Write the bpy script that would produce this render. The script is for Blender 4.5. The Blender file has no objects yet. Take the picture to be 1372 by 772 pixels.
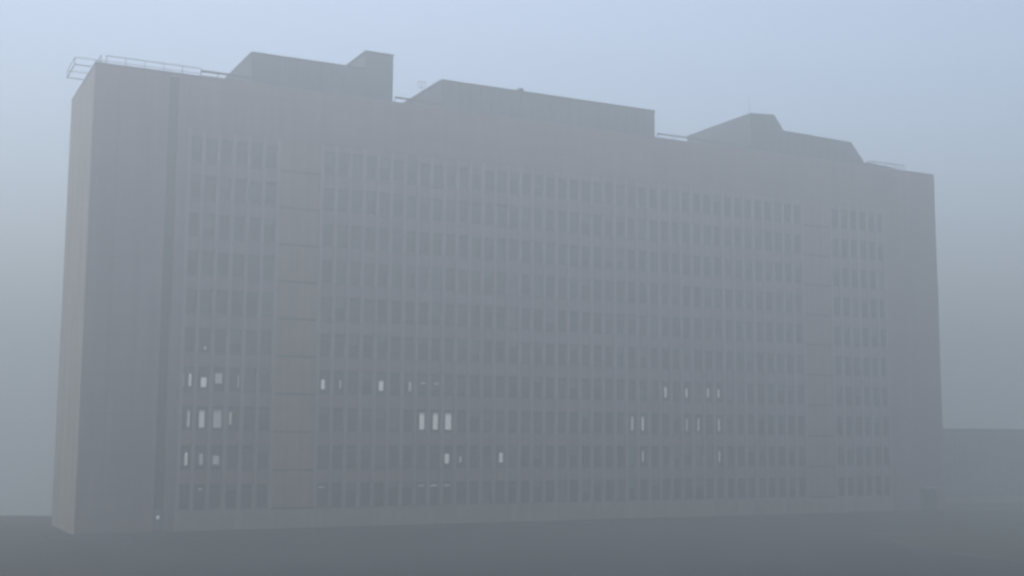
import bpy, bmesh, math, random
from mathutils import Vector, Matrix
random.seed(7)
R = math.radians
S = bpy.context.scene
COL = S.collection

# ------------------------------------------------------------------ camera
cam = bpy.data.cameras.new('camera')
cam_o = bpy.data.objects.new('camera', cam)
COL.objects.link(cam_o)
right = Vector((0.89001741, -0.45589567, 0.00530639))
up = Vector((-0.05881717, -0.10326819, 0.992913))
fwd = Vector((0.45211675, 0.88402196, 0.11872498))
m = Matrix((right, up, -fwd)).transposed().to_4x4()
m.translation = Vector((-16.722, -115.374, 8.540))
cam_o.matrix_world = m
cam.sensor_width = 36.0
cam.lens = 36.0 * 1686.1 / 1372.0
cam.clip_start = 0.5
cam.clip_end = 4000
S.camera = cam_o

# ------------------------------------------------------------------ light
SUN_AZ, SUN_EL = -8.0, 71.0          # degrees clockwise from +Y, above horizon
w = bpy.data.worlds.new('World')
S.world = w
w.use_nodes = True
nt = w.node_tree
sky = nt.nodes.new('ShaderNodeTexSky')
sky.sky_type = 'NISHITA'
sky.sun_disc = False
sky.sun_elevation = R(SUN_EL)
sky.sun_rotation = R(SUN_AZ)
sky.air_density = 1.0
sky.dust_density = 3.0
sky.ozone_density = 0.0
nt.links.new(sky.outputs[0], nt.nodes['Background'].inputs[0])
nt.nodes['Background'].inputs[1].default_value = 0.12
sun = bpy.data.lights.new('sun', 'SUN')
sun.energy = 0.9
sun.angle = R(14)
sun.color = (1.0, 0.975, 0.94)
sun_o = bpy.data.objects.new('sun', sun)
COL.objects.link(sun_o)
d = Vector((math.sin(R(SUN_AZ)) * math.cos(R(SUN_EL)), math.cos(R(SUN_AZ)) * math.cos(R(SUN_EL)), math.sin(R(SUN_EL))))
sun_o.rotation_euler = d.to_track_quat('Z', 'Y').to_euler()
S.view_settings.view_transform = 'Standard'
S.view_settings.look = 'None'
S.view_settings.exposure = 1.06
S.view_settings.gamma = 1.0
S.view_settings.use_curve_mapping = False
S.cycles.volume_bounces = 3
S.cycles.max_bounces = 8
S.cycles.pixel_filter_type = 'BLACKMAN_HARRIS'
S.cycles.filter_width = 2.8

HAZE_DENSITY = 0.0092
HAZE_COLOR = (0.605, 0.652, 0.652)

# ------------------------------------------------------------------ materials
def mat(name, col, rough=0.85, var=0.12, scale=0.4, streak=0.0, metallic=0.0, bump=0.0, spec=0.3):
    mt = bpy.data.materials.new(name)
    mt.use_nodes = True
    n = mt.node_tree.nodes; l = mt.node_tree.links
    b = n['Principled BSDF']
    b.inputs['Roughness'].default_value = rough
    b.inputs['Metallic'].default_value = metallic
    b.inputs['Specular IOR Level'].default_value = spec
    tc = n.new('ShaderNodeTexCoord')
    no = n.new('ShaderNodeTexNoise'); no.inputs['Scale'].default_value = scale
    no.inputs['Detail'].default_value = 6; no.inputs['Roughness'].default_value = 0.65
    l.new(tc.outputs['Object'], no.inputs['Vector'])
    r1 = n.new('ShaderNodeMapRange')
    r1.inputs[1].default_value = 0.3; r1.inputs[2].default_value = 0.7
    r1.inputs[3].default_value = 1 - var; r1.inputs[4].default_value = 1 + var
    l.new(no.outputs['Fac'], r1.inputs[0])
    fac = r1.outputs[0]
    if streak:
        mp = n.new('ShaderNodeMapping'); mp.inputs['Scale'].default_value = (1.3, 1.3, 0.06)
        l.new(tc.outputs['Object'], mp.inputs[0])
        n2 = n.new('ShaderNodeTexNoise'); n2.inputs['Scale'].default_value = 1.0; n2.inputs['Detail'].default_value = 5
        l.new(mp.outputs[0], n2.inputs['Vector'])
        r2 = n.new('ShaderNodeMapRange')
        r2.inputs[1].default_value = 0.35; r2.inputs[2].default_value = 0.7
        r2.inputs[3].default_value = 1 - streak; r2.inputs[4].default_value = 1 + streak * .6
        l.new(n2.outputs['Fac'], r2.inputs[0])
        mu = n.new('ShaderNodeMath'); mu.operation = 'MULTIPLY'
        l.new(fac, mu.inputs[0]); l.new(r2.outputs[0], mu.inputs[1]); fac = mu.outputs[0]
    vm = n.new('ShaderNodeVectorMath'); vm.operation = 'SCALE'
    vm.inputs[0].default_value = col
    l.new(fac, vm.inputs['Scale'])
    l.new(vm.outputs[0], b.inputs['Base Color'])
    if bump:
        bp = n.new('ShaderNodeBump'); bp.inputs['Strength'].default_value = bump
        n3 = n.new('ShaderNodeTexNoise'); n3.inputs['Scale'].default_value = 6; n3.inputs['Detail'].default_value = 5
        l.new(tc.outputs['Object'], n3.inputs['Vector'])
        l.new(n3.outputs['Fac'], bp.inputs['Height']); l.new(bp.outputs[0], b.inputs['Normal'])
    return mt

def emit(name, col, strength):
    mt = bpy.data.materials.new(name); mt.use_nodes = True
    b = mt.node_tree.nodes['Principled BSDF']
    b.inputs['Base Color'].default_value = (*col, 1)
    b.inputs['Emission Color'].default_value = (*col, 1)
    b.inputs['Emission Strength'].default_value = strength
    return mt

M = {
 'wall': mat('pink_concrete', (0.34, 0.225, 0.215), var=0.10, scale=0.25, streak=0.14, bump=0.1),
 'end': mat('side_lit_concrete', (0.60, 0.49, 0.37), var=0.08, scale=0.2, streak=0.16, bump=0.1),  # paler than the front wall: light on the end face painted into the colour
 'spandrel': mat('spandrel_panel', (0.37, 0.25, 0.235), var=0.14, scale=0.5, streak=0.15),
 'fin': mat('concrete_fin', (0.45, 0.33, 0.31), var=0.10, scale=0.5, streak=0.15),
 'infill': mat('infill_panel', (0.40, 0.25, 0.195), var=0.10, scale=0.6, streak=0.12),
 'plinth': mat('plinth_render', (0.42, 0.36, 0.26), var=0.14, scale=0.4, streak=0.15),
 'dark': mat('dark_recess', (0.045, 0.043, 0.045), var=0.2, scale=0.5),
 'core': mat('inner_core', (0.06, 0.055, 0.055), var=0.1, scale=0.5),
 'cladding': mat('grey_cladding', (0.12, 0.155, 0.17), rough=0.6, var=0.10, scale=0.6, streak=0.1),
 'roofing': mat('roof_felt', (0.07, 0.07, 0.072), var=0.2, scale=0.8),
 'coping': mat('coping_metal', (0.30, 0.30, 0.31), rough=0.5, var=0.08, scale=1),
 'steel': mat('galvanised_steel', (0.10, 0.10, 0.105), rough=0.6, var=0.1, scale=3, metallic=0.3),
 'frame': mat('window_frame_paint', (0.17, 0.165, 0.165), rough=0.5, var=0.08, scale=3),
 'glass0': mat('dark_window_glass', (0.055, 0.048, 0.050), rough=0.12, var=0.1, scale=1, spec=0.5),
 'glass1': mat('tinted_window_glass', (0.085, 0.074, 0.076), rough=0.18, var=0.1, scale=1, spec=0.5),
 'blind': mat('drawn_blind', (0.16, 0.155, 0.15), rough=0.5, var=0.06, scale=4, spec=0.5),
 'ground': mat('grey_ground', (0.022, 0.023, 0.024), rough=1.0, var=0.45, scale=0.08, spec=0.0),
 'asphalt': mat('asphalt', (0.014, 0.016, 0.020), rough=1.0, var=0.45, scale=0.09, bump=0.15, spec=0.0),
 'paving': mat('paving', (0.032, 0.033, 0.035), rough=1.0, var=0.2, scale=0.6, spec=0.0),
 'kerb': mat('kerb_stone', (0.07, 0.07, 0.07), rough=0.9, var=0.15, scale=1.5),
 'lawn': mat('winter_lawn', (0.022, 0.027, 0.020), rough=1.0, var=0.4, scale=0.25, bump=0.3, spec=0.0),
 'ribbed': mat('ribbed_sheet', (0.24, 0.27, 0.28), rough=0.6, var=0.08, scale=0.3, streak=0.12),
}
LIT = {k: emit('lit_window_' + k, c, s) for k, c, s in (
    ('bright', (1.0, 0.97, 0.91), 0.19), ('mid', (1.0, 0.96, 0.88), 0.13), ('dim', (1.0, 0.94, 0.85), 0.05), ('warm', (1.0, 0.86, 0.62), 0.09))}

# ------------------------------------------------------------------ helpers
class MB:
    def __init__(s): s.v = []; s.f = []; s.mi = []
    def quad(s, pts, mi=0):
        i = len(s.v); s.v += [tuple(p) for p in pts]; s.f.append(tuple(range(i, i + len(pts)))); s.mi.append(mi)
    def box(s, x0, x1, y0, y1, z0, z1, mi=0):
        i = len(s.v)
        s.v += [(x0,y0,z0),(x1,y0,z0),(x1,y1,z0),(x0,y1,z0),(x0,y0,z1),(x1,y0,z1),(x1,y1,z1),(x0,y1,z1)]
        for f in ((0,3,2,1),(4,5,6,7),(0,1,5,4),(1,2,6,5),(2,3,7,6),(3,0,4,7)):
            s.f.append(tuple(i + k for k in f)); s.mi.append(mi)
    def prism(s, prof, y0, y1, mi=0):       # profile in xz, counter-clockwise seen from -y
        n = len(prof); i = len(s.v)
        s.v += [(x, y0, z) for x, z in prof] + [(x, y1, z) for x, z in prof]
        s.f.append(tuple(i + k for k in range(n))); s.mi.append(mi)
        s.f.append(tuple(i + n + k for k in reversed(range(n)))); s.mi.append(mi)
        for k in range(n):
            j = (k + 1) % n
            s.f.append((i + k, i + n + k, i + n + j, i + j)); s.mi.append(mi)
    def tube(s, a, b, r, n=8, mi=0):
        a = Vector(a); b = Vector(b); dd = (b - a).normalized()
        u = dd.orthogonal().normalized(); v = dd.cross(u); i = len(s.v)
        for p in (a, b):
            for k in range(n):
                t = 2 * math.pi * k / n
                s.v.append(tuple(p + r * (math.cos(t) * u + math.sin(t) * v)))
        for k in range(n):
            j = (k + 1) % n
            s.f.append((i + k, i + j, i + n + j, i + n + k)); s.mi.append(mi)
        s.f.append(tuple(i + k for k in reversed(range(n)))); s.mi.append(mi)
        s.f.append(tuple(i + n + k for k in range(n))); s.mi.append(mi)
    def build(s, name, mats, parent=None, loc=None):
        me = bpy.data.meshes.new(name)
        me.from_pydata(s.v, [], s.f)
        if not isinstance(mats, (list, tuple)): mats = [mats]
        for q in mats: me.materials.append(q)
        me.polygons.foreach_set('material_index', s.mi)
        me.update()
        o = bpy.data.objects.new(name, me); COL.objects.link(o)
        if parent: o.parent = parent
        if loc: o.location = loc
        return o

def empty(name, label, cat, loc=(0, 0, 0)):
    o = bpy.data.objects.new(name, None); COL.objects.link(o)
    o.location = loc; o['label'] = label; o['category'] = cat
    return o

# ------------------------------------------------------------------ ground
CX, CY = -16.7, -115.4
FX, FY = 0.4546, 0.8907         # level heading of the site axis across the plateau
RX, RY = 0.8907, -0.4546
def smooth(a, b, x):
    t = min(1, max(0, (x - a) / (b - a))); return t * t * (3 - 2 * t)
def ground_z(s, t):
    edge = 136 + 140 * smooth(12, 50, s) + 1.2 * math.sin(s * .07)
    return -26 * smooth(0, 75, t - edge) * (1 - smooth(50, 90, s))
def axis(lo, hi, near, step):
    v = []; x = lo
    while x < hi:
        v.append(x); x += step if near[0] <= x < near[1] else 20
    v.append(hi); return v
sv = axis(-620, 640, (-120, 140), 4); tv = axis(-100, 720, (100, 300), 3)
g = MB()
for t in tv:
    for s in sv:
        g.v.append((CX + s * RX + t * FX, CY + s * RY + t * FY, ground_z(s, t)))
W = len(sv)
for j in range(len(tv) - 1):
    for i in range(W - 1):
        g.f.append((j * W + i, j * W + i + 1, (j + 1) * W + i + 1, (j + 1) * W + i)); g.mi.append(0)
go = g.build('ground', M['ground']); go['kind'] = 'structure'
for p in go.data.polygons: p.use_smooth = True

# asphalt lot in front of the building, pavement along the facade, kerbs, lawn
q = MB(); q.box(-2.5, 135, -26, -3.2, -0.2, 0.004)
q.quad([(-2.5, -26, .006), (-2.5, -160, .006), (44, -160, .006), (58, -40, .006), (66, -26, .006)])
q.build('car_park', M['asphalt'])['kind'] = 'structure'
q = MB(); q.box(-2.5, 135, -3.05, -0.02, -0.2, 0.13)
q.build('pavement', M['paving'])['kind'] = 'structure'
q = MB(); q.box(-2.5, 135, -3.2, -3.05, -0.2, 0.14)
for a, b in (((58.2, -40), (66.2, -26.1)), ((44.2, -160), (58.2, -40))):
    dx, dy = b[0] - a[0], b[1] - a[1]; L = math.hypot(dx, dy); nx, ny = dy / L * .15, -dx / L * .15
    for z0 in (0.12,):
        q.quad([(a[0], a[1], z0), (a[0] + nx, a[1] + ny, z0), (b[0] + nx, b[1] + ny, z0), (b[0], b[1], z0)])
        q.quad([(a[0], a[1], -.1), (a[0], a[1], z0), (b[0], b[1], z0), (b[0], b[1], -.1)])
        q.quad([(a[0] + nx, a[1] + ny, -.1), (b[0] + nx, b[1] + ny, -.1), (b[0] + nx, b[1] + ny, z0), (a[0] + nx, a[1] + ny, z0)])
q.box(66.2, 135, -26.15, -26.0, -.2, .12)
q.build('kerb', M['kerb'])['kind'] = 'structure'
q = MB(); q.quad([(44.5, -160, .08), (135, -160, .08), (135, -26.3, .08), (66.4, -26.3, .08), (58.5, -40, .08)])
q.build('lawn', M['lawn'])['kind'] = 'structure'
q = MB(); q.quad([(-80, -60, .012), (-2.8, -22, .012), (-2.8, 24, .012), (-80, 62, .012)])
q.build('lawn', M['lawn'])['kind'] = 'structure'

# ------------------------------------------------------------------ the slab block
LEN, DEP, HGT = 102.35, 14.85, 42.0
P = (LEN - 17.0) / 59.0          # bay pitch, 6 + 3 + 41 + 3 + 6 bays
X0 = 8.5
ZS, ZP = 1.98, 3.55              # first sill, storey pitch
WH = 2.32                        # window height
NF = 10
bays = []                        # (x centre, kind)
for i in range(59):
    bays.append((X0 + (i + .5) * P, 'blank' if (6 <= i < 9 or 50 <= i < 53) else 'win'))
Z_TOP = ZS + NF * ZP             # top of the windowed zone

bl = empty('hospital_block', 'long twelve storey pinkish concrete slab block with rows of windows, fading into the fog', 'building')

wl = MB()
# 0 wall, 1 end wall, 2 core, 3 plinth
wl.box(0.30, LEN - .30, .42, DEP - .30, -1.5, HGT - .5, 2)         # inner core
wl.box(0.0, 6.62, 0.0, .42, -1.5, HGT, 0)                          # blank end bay
wl.box(6.62, 7.50, 0.30, .42, -1.5, HGT - .36, 2)
wl.box(6.62, 7.50, 0.0, .42, HGT - .34, HGT, 0)
wl.box(7.50, X0, 0.0, .42, -1.5, HGT, 0)                           # pilaster beside the slot
wl.box(X0 + 59 * P, LEN, 0.0, .42, -1.5, HGT, 0)                   # far blank end bay
wl.box(X0, X0 + 59 * P, 0.0, .42, Z_TOP - .55, HGT, 0)             # blank top storeys
wl.box(X0, X0 + 59 * P, 0.0, .42, -1.5, ZS - .12, 3)               # plinth
wl.box(0.0, .30, .42, DEP - .30, -1.5, HGT, 1)                     # left end wall
wl.box(LEN - .30, LEN, .42, DEP - .30, -1.5, HGT, 1)
wl.box(0, LEN, DEP - .30, DEP, -1.5, HGT, 0)
for i in range(1, 4):                                              # shallow vertical ribs on the end wall
    yy = i * DEP / 4
    wl.box(-.035, 0.0, yy - .16, yy + .16, -1.5, HGT - .15, 1)
wo = wl.build('wall', [M['wall'], M['end'], M['core'], M['plinth']], bl)

# recessed vertical slot with its own dark lining
sl = MB(); sl.box(6.62, 7.50, .16, .298, .0, HGT - .35)
for k in range(13): sl.box(6.62, 7.50, .10, .158, .9 + k * 3.3, 1.15 + k * 3.3)
sl.build('stair_glazing', M['dark'], bl)
sd = MB(); sd.box(6.70, 7.42, .05, .095, .0, 2.1); sd.build('service_door', M['frame'], bl)

# joints in the blank end bay and the attic, as thin grooves of dark sealant
jt = MB()
for k in range(1, 12): jt.box(0.01, 6.6, -.004, .0, k * 3.5 - .012, k * 3.5 + .012)
for x in (2.2, 4.4): jt.box(x - .012, x + .012, -.006, -.001, .1, HGT - .2)
for i in range(0, 60, 3): jt.box(X0 + i * P - .012, X0 + i * P + .012, -.006, -.001, Z_TOP - .5, HGT - .2)
for z in (Z_TOP + 1.3, Z_TOP + 3.4): jt.box(X0 + .01, LEN - .1, -.004, .0, z - .012, z + .012)
jt.build('panel_joint', M['dark'], bl)

# spandrel bands, one per storey
for k in range(NF):
    sp = MB()
    for (a, b) in ((0, 6), (9, 50), (53, 59)):
        z0 = ZS + k * ZP + WH; z1 = z0 + (ZP - WH) - .12
        if k == NF - 1: z1 = Z_TOP - .552
        sp.box(X0 + a * P, X0 + b * P, .10, .418, z0, z1)
        sp.box(X0 + a * P, X0 + b * P, .02, .098, z0 + .02, z0 + .15)        # lintel strip over the windows
        if k < NF - 1: sp.box(X0 + a * P, X0 + b * P, .03, .418, z1 + .03, z1 + .11)
    sp.build('spandrel', M['spandrel'], bl)
sp = MB()
for (a, b) in ((0, 6), (9, 50), (53, 59)): sp.box(X0 + a * P, X0 + b * P, -.03, .40, ZS - .10, ZS - .02)
sp.build('spandrel', M['fin'], bl)

# concrete fins between bays: the ones that show largest as parts, the others as one part
def fin_mb(bm, x, wide): bm.box(x - wide, x + wide, -.03, .36, ZS - .018, Z_TOP - .56)
far = MB(); nf = 0
for i in range(60):
    if i in (7, 8, 51, 52): continue
    wide = .17 if i % 3 == 0 else .15
    if i in (0,): x = X0 + .17
    elif i == 59: x = X0 + 59 * P - .17
    else: x = X0 + i * P
    bm = MB(); fin_mb(bm, x, wide); bm.build('fin', M['fin'], bl)

# blank infill panels (three bays wide) with narrow slots at sill level
for (a, b) in ((6, 9), (50, 53)):
    for k in range(NF):
        z0 = ZS + k * ZP - .10; z1 = z0 + ZP - .03
        if k == NF - 1: z1 = Z_TOP - .56
        ip = MB(); xa, xb = X0 + a * P + .18, X0 + b * P - .18
        if a == 6: zb = z0 + .18
        ip.box(xa, xb, .06, .40, z0 + .16, z1, 0)
        ip.box(xa, xb, .16, .40, z0, z0 + .16, 1)
        for j in (1, 2):
            xj = X0 + (a + j) * P
            ip.box(xj - .015, xj + .015, .045, .058, z0 + .2, z1 - .05, 1)
        ip.build('infill_panel', [M['infill'], M['dark']], bl)

# windows -------------------------------------------------------------
def win_geo(fr, gl, x, z, blind, tilt=0):
    ww = P - .36; x0, x1 = x - ww / 2, x + ww / 2
    z0, z1 = z, z + WH
    t = .06
    fr.box(x0, x0 + t, .18, .30, z0, z1); fr.box(x1 - t, x1, .18, .30, z0, z1)
    fr.box(x0 + t, x1 - t, .18, .30, z0, z0 + t); fr.box(x0 + t, x1 - t, .18, .30, z1 - t, z1)
    zt = z0 + WH * .76
    fr.box(x0 + t, x1 - t, .19, .30, zt - .03, zt + .03)
    g0, g1 = (x0 + t, x1 - t)
    gl.quad([(g0, .26, z0 + t), (g1, .26, z0 + t), (g1, .26, zt - .03), (g0, .26, zt - .03)], 0)
    gl.quad([(g0, .26, zt + .03), (g1, .26, zt + .03), (g1, .26, z1 - t), (g0, .26, z1 - t)], 0)
    if blind:
        zb = z1 - t - blind * (WH - 2 * t)
        gl.quad([(g0 + .02, .25, zb), (g1 - .02, .25, zb), (g1 - .02, .25, z1 - t - .01), (g0 + .02, .25, z1 - t - .01)], 1)

# lit rooms: (bay, storey) -> (tone, x offset, width, bottom, height) of the bright part of the pane
lit = {
 (0, 3): [('mid', -.42, .20, .5, 1.0), ('bright', .22, .24, .5, 1.1)], (1, 3): [('bright', .08, .62, .45, .85)],
 (2, 3): [('dim', 0, .8, .8, 1.0)], (3, 3): [('dim', .38, .14, .5, 1.1)],
 (0, 2): [('mid', .20, .24, .35, 1.5)], (1, 2): [('mid', .02, .60, .3, 1.55)], (2, 2): [('dim', 0, .9, .3, 1.6)], (3, 2): [('warm', -.25, .3, .6, 1.2)],
 (0, 1): [('bright', .12, .26, .45, 1.15)], (1, 1): [('dim', .08, .4, .5, 1.0)], (2, 1): [('dim', .0, .7, .5, .8)],
 (1, 4): [('mid', .12, .26, .35, .22)], (1, 0): [('mid', .1, .35, 1.75, .18)],
 (9, 3): [('bright', -.1, .42, .5, .9)], (10, 3): [('dim', .2, .2, .6, .8)],
 (13, 3): [('bright', .05, .55, .5, .9)], (15, 3): [('mid', .2, .26, .5, .9)],
 (16, 3): [('mid', .2, .75, 1.25, .12)], (17, 3): [('mid', .2, .75, 1.25, .12)],
 (16, 2): [('bright', .1, .62, .3, 1.6)], (17, 2): [('bright', .1, .62, .3, 1.6)], (18, 2): [('bright', .05, .78, .3, 1.6)],
 (18, 1): [('bright', -.05, .55, .5, .95)], (19, 1): [('dim', 0, .3, .6, .6)], (22, 1): [('bright', .2, .46, .6, .95)],
 (33, 2): [('mid', .1, .28, .4, 1.5)], (34, 2): [('bright', 0, .30, .4, 1.5)], (34, 1): [('mid', 0, .26, .6, 1.1)],
 (36, 3): [('bright', .1, .34, .5, 1.1)], (38, 3): [('mid', 0, .34, .5, 1.0)], (40, 3): [('mid', 0, .3, .6, 1.0)], (41, 3): [('mid', 0, .3, .6, .9)],
 (38, 2): [('dim', 0, .3, .4, 1.4)], (39, 2): [('mid', .1, .26, .4, 1.4)], (41, 2): [('mid', 0, .28, .4, 1.4)], (41, 1): [('mid', 0, .26, .5, 1.2)],
 (16, 0): [('dim', .1, .8, 1.85, .12)], (17, 0): [('mid', 0, .8, 1.85, .12)], (18, 0): [('dim', 0, .8, 1.85, .12)], (9, 0): [('dim', 0, .7, 1.85, .1)],
}
lit_keys = list(LIT)
rest = MB(); nwin = 0
RM = [M['frame'], M['glass0'], M['blind'], M['glass1']] + [LIT[k] for k in lit_keys]
cells = [(k, i) for i in range(59) if bays[i][1] == 'win' for k in range(NF)]
for k, i in cells:
    x = bays[i][0]
    if i == 0: x += .06
    z = ZS + k * ZP
    rr = random.random()
    blind = 0 if rr < .55 else random.choice((.2, .3, .45, .6, .95)) if rr < .85 else 0
    if (i, k) in lit: blind = 0
    tint = random.random() < .4
    lamps = lit.get((i, k), [])
    if nwin < 100:
        fr, gl = MB(), MB(); win_geo(fr, gl, x, z, blind)
        wo_ = fr.build('window', M['frame'], bl)
        gl.build('pane', [M['glass1' if tint else 'glass0'], M['blind']], wo_)
        if lamps:
            lp = MB()
            for n_, (tone, dx, ww, b0, h) in enumerate(lamps):
                ww *= .82
                lp.quad([(x + dx - ww / 2, .245, z + b0), (x + dx + ww / 2, .245, z + b0), (x + dx + ww / 2, .245, z + b0 + h), (x + dx - ww / 2, .245, z + b0 + h)], n_)
            lp.build('lit_curtain_gap', [LIT[a[0]] for a in lamps], wo_)
        nwin += 1
    else:
        fr, gl = MB(), MB(); win_geo(fr, gl, x, z, blind)
        o0 = len(rest.v); rest.v += fr.v; rest.f += [tuple(a + o0 for a in f) for f in fr.f]; rest.mi += [0] * len(fr.f)
        o0 = len(rest.v); rest.v += gl.v; rest.f += [tuple(a + o0 for a in f) for f in gl.f]
        rest.mi += [(2 if a else (3 if tint else 1)) for a in gl.mi]
        for tone, dx, ww, b0, h in lamps:
            ww *= .82
            rest.quad([(x + dx - ww / 2, .245, z + b0), (x + dx + ww / 2, .245, z + b0), (x + dx + ww / 2, .245, z + b0 + h), (x + dx - ww / 2, .245, z + b0 + h)], 4 + lit_keys.index(tone))
ro = rest.build('window', RM, bl); ro['kind'] = 'stuff'

# roof, coping, plant rooms ---------------------------------------------
rf = MB(); rf.box(.30, LEN - .30, .42, DEP - .30, HGT - .498, HGT - .40); rf.build('roof', M['roofing'], bl)
cp = MB()
cp.box(-.06, LEN + .06, -.06, .36, HGT + .002, HGT + .10)
cp.box(-.06, .36, .362, DEP - .36, HGT + .002, HGT + .10); cp.box(LEN - .36, LEN + .06, .362, DEP - .36, HGT + .002, HGT + .10)
cp.box(-.06, LEN + .06, DEP - .358, DEP + .06, HGT + .002, HGT + .10)
cp.build('coping', M['coping'], bl)

def plant(prof, y0=1.0, y1=13.8, caps=True):
    b = MB(); b.prism(prof, y0, y1)
    o = b.build('plant_room', M['cladding'], bl)
    xs = [p[0] for p in prof]
    s = MB(); x = min(xs) + .9
    def top(x):
        zz = []
        for a, c in zip(prof, prof[1:] + prof[:1]):
            if a[0] != c[0] and min(a[0], c[0]) <= x <= max(a[0], c[0]):
                zz.append(a[1] + (c[1] - a[1]) * (x - a[0]) / (c[0] - a[0]))
        return max(zz)
    while x < max(xs) - .5:
        s.box(x - .03, x + .03, y0 - .05, y0 - .002, HGT - .4, top(x) - .12); x += 1.2
    s.build('cladding_seam', M['cladding'], o)
    return o
zb = HGT - .39
ra = plant([(14.52, zb), (29.08, zb), (29.08, 47.17), (26.10, 47.12), (26.10, 45.35), (14.52, 45.35)])
rb = plant([(34.5, zb), (60.78, zb), (60.78, 45.36), (34.5, 45.36)])
rc = plant([(74.24, zb), (91.9, zb), (91.6, 42.95), (89.66, 45.10), (79.2, 45.31), (77.79, 47.10), (74.24, 46.85)])
fl = MB(); fl.box(14.44, 26.08, .92, 13.88, 45.352, 45.45); fl.box(26.02, 29.16, .92, 13.88, 47.20, 47.29)
fl.build('roof_edge', M['steel'], ra)
fl = MB(); fl.box(34.42, 60.86, .92, 13.88, 45.362, 45.46); fl.build('roof_edge', M['steel'], rb)
ab = MB(); ab.prism([(92.4, zb), (96.8, zb), (96.8, 42.55), (92.4, 42.9)], 1.2, 8); ab.build('air_unit', M['cladding'], bl)

def rail(x0, x1, y, z0, hs, step, r=.03, parent=bl):
    b = MB()
    for h, rr in hs: b.tube((x0, y, z0 + h), (x1, y, z0 + h), rr)
    n = max(1, round((x1 - x0) / step))
    for i in range(n + 1):
        x = x0 + (x1 - x0) * i / n; b.tube((x, y, z0 - .4), (x, y, z0 + max(h for h, _ in hs)), r)
    return b.build('guard_rail', M['steel'], parent)
rail(1.0, 9.6, .7, HGT, [(1.0, .04), (.5, .03)], 1.7, .035)
rail(9.6, 14.3, .6, HGT, [(.75, .12), (.3, .05)], 1.6, .05)
rail(29.2, 34.4, .6, HGT, [(.75, .11)], 1.7, .05)
rail(60.9, 74.1, .6, HGT, [(.7, .10)], 2.2, .05)
rail(92.0, 98.0, .6, HGT, [(.9, .06), (.5, .04)], 1.5, .04)
# side rail over the end wall and the platform that sticks out from it
b = MB()
for z in (HGT + 1.0, HGT + .5): b.tube((.55, .7, z), (.55, 14, z), .035)
for i in range(8): b.tube((.55, .7 + i * 1.9, HGT - .4), (.55, .7 + i * 1.9, HGT + 1.0), .035)
b.build('guard_rail', M['steel'], bl)
b = MB()
for y in (2.4, 7.2):
    for z, q_ in ((.28, .05), (.95, .035)): b.tube((-1.5, y, HGT + z), (1.2, y, HGT + z), q_)
    b.tube((-1.5, y, HGT + .28), (-1.5, y, HGT + .95), .03)
b.tube((-1.5, 2.4, HGT + .95), (-1.5, 7.2, HGT + .95), .035); b.tube((-1.5, 2.4, HGT + .28), (-1.5, 7.2, HGT + .28), .05)
b.build('access_platform', M['steel'], bl)
# masts and small rooftop kit
b = MB(); b.tube((74.6, 1.6, 46.9), (74.6, 1.6, 48.9), .022); b.build('mast', M['steel'], bl)
b = MB(); b.tube((33.1, 3, 41.6), (33.1, 3, 45.6), .028); b.tube((32.7, 3, 45.5), (33.5, 3, 45.5), .028); b.tube((33.5, 3, 44.9), (33.5, 3, 45.6), .024)
b.tube((32.7, 3, 44.9), (33.5, 3, 44.9), .024); b.tube((32.7, 3, 44.9), (32.7, 3, 45.6), .024); b.build('aerial', M['steel'], bl)
b = MB(); b.tube((44.2, 2, 45.4), (44.2, 2, 45.8), .22, 12); b.tube((44.2, 2, 45.78), (44.2, 2, 45.98), .36, 12); b.build('vent_cowl', M['steel'], bl)

# wall lamp at the foot of the slot, entrance recess at the far end
b = MB(); b.box(6.85, 7.20, -.02, .045, 1.22, 1.62); lo = b.build('wall_lamp', M['frame'], bl)
b = MB(); b.box(6.90, 7.15, -.035, -.022, 1.27, 1.57); b.build('lens', LIT['bright'], lo)
b = MB(); b.box(98.3, 100.9, -.05, -.004, .13, 2.7, 0); b.box(98.0, 101.2, -1.3, -.052, 2.72, 2.9, 1)
b.build('entrance_door', [M['dark'], M['coping']], bl)

# ------------------------------------------------------------------ ribbed hall on the right
hx0, hx1, hy0, hy1, hz = 106.0, 160.0, 12.0, 52.0, 10.2
hall = empty('ribbed_hall', 'low flat roofed hall clad in vertical ribbed grey sheet, right of the long block', 'building', (hx0, hy0, 0))
b = MB(); b.box(0, hx1 - hx0, 0, hy1 - hy0, -.5, hz - .3)
x = .3
while x < hx1 - hx0 - .2:
    b.box(x - .16, x + .16, -.12, -.002, .9, hz - .45); x += .82
b.build('wall', M['ribbed'], hall)
b = MB(); b.box(-.2, hx1 - hx0 + .2, -.25, hy1 - hy0 + .2, hz - .298, hz); b.build('roof', M['cladding'], hall)
b = MB(); b.box(-.05, hx1 - hx0 + .05, -.16, -.003, -.5, .88); b.build('plinth', M['plinth'], hall)

# ------------------------------------------------------------------ haze
hm = bpy.data.materials.new('haze'); hm.use_nodes = True
n = hm.node_tree.nodes; n.clear()
out = n.new('ShaderNodeOutputMaterial'); pv = n.new('ShaderNodeVolumePrincipled')
pv.inputs['Density'].default_value = HAZE_DENSITY
pv.inputs['Color'].default_value = (*HAZE_COLOR, 1)
pv.inputs['Anisotropy'].default_value = 0.5
hm.node_tree.links.new(pv.outputs[0], out.inputs['Volume'])
b = MB(); b.box(-900, 900, -900, 900, -27.2, 49.4)
ho = b.build('haze', hm); ho['kind'] = 'stuff'
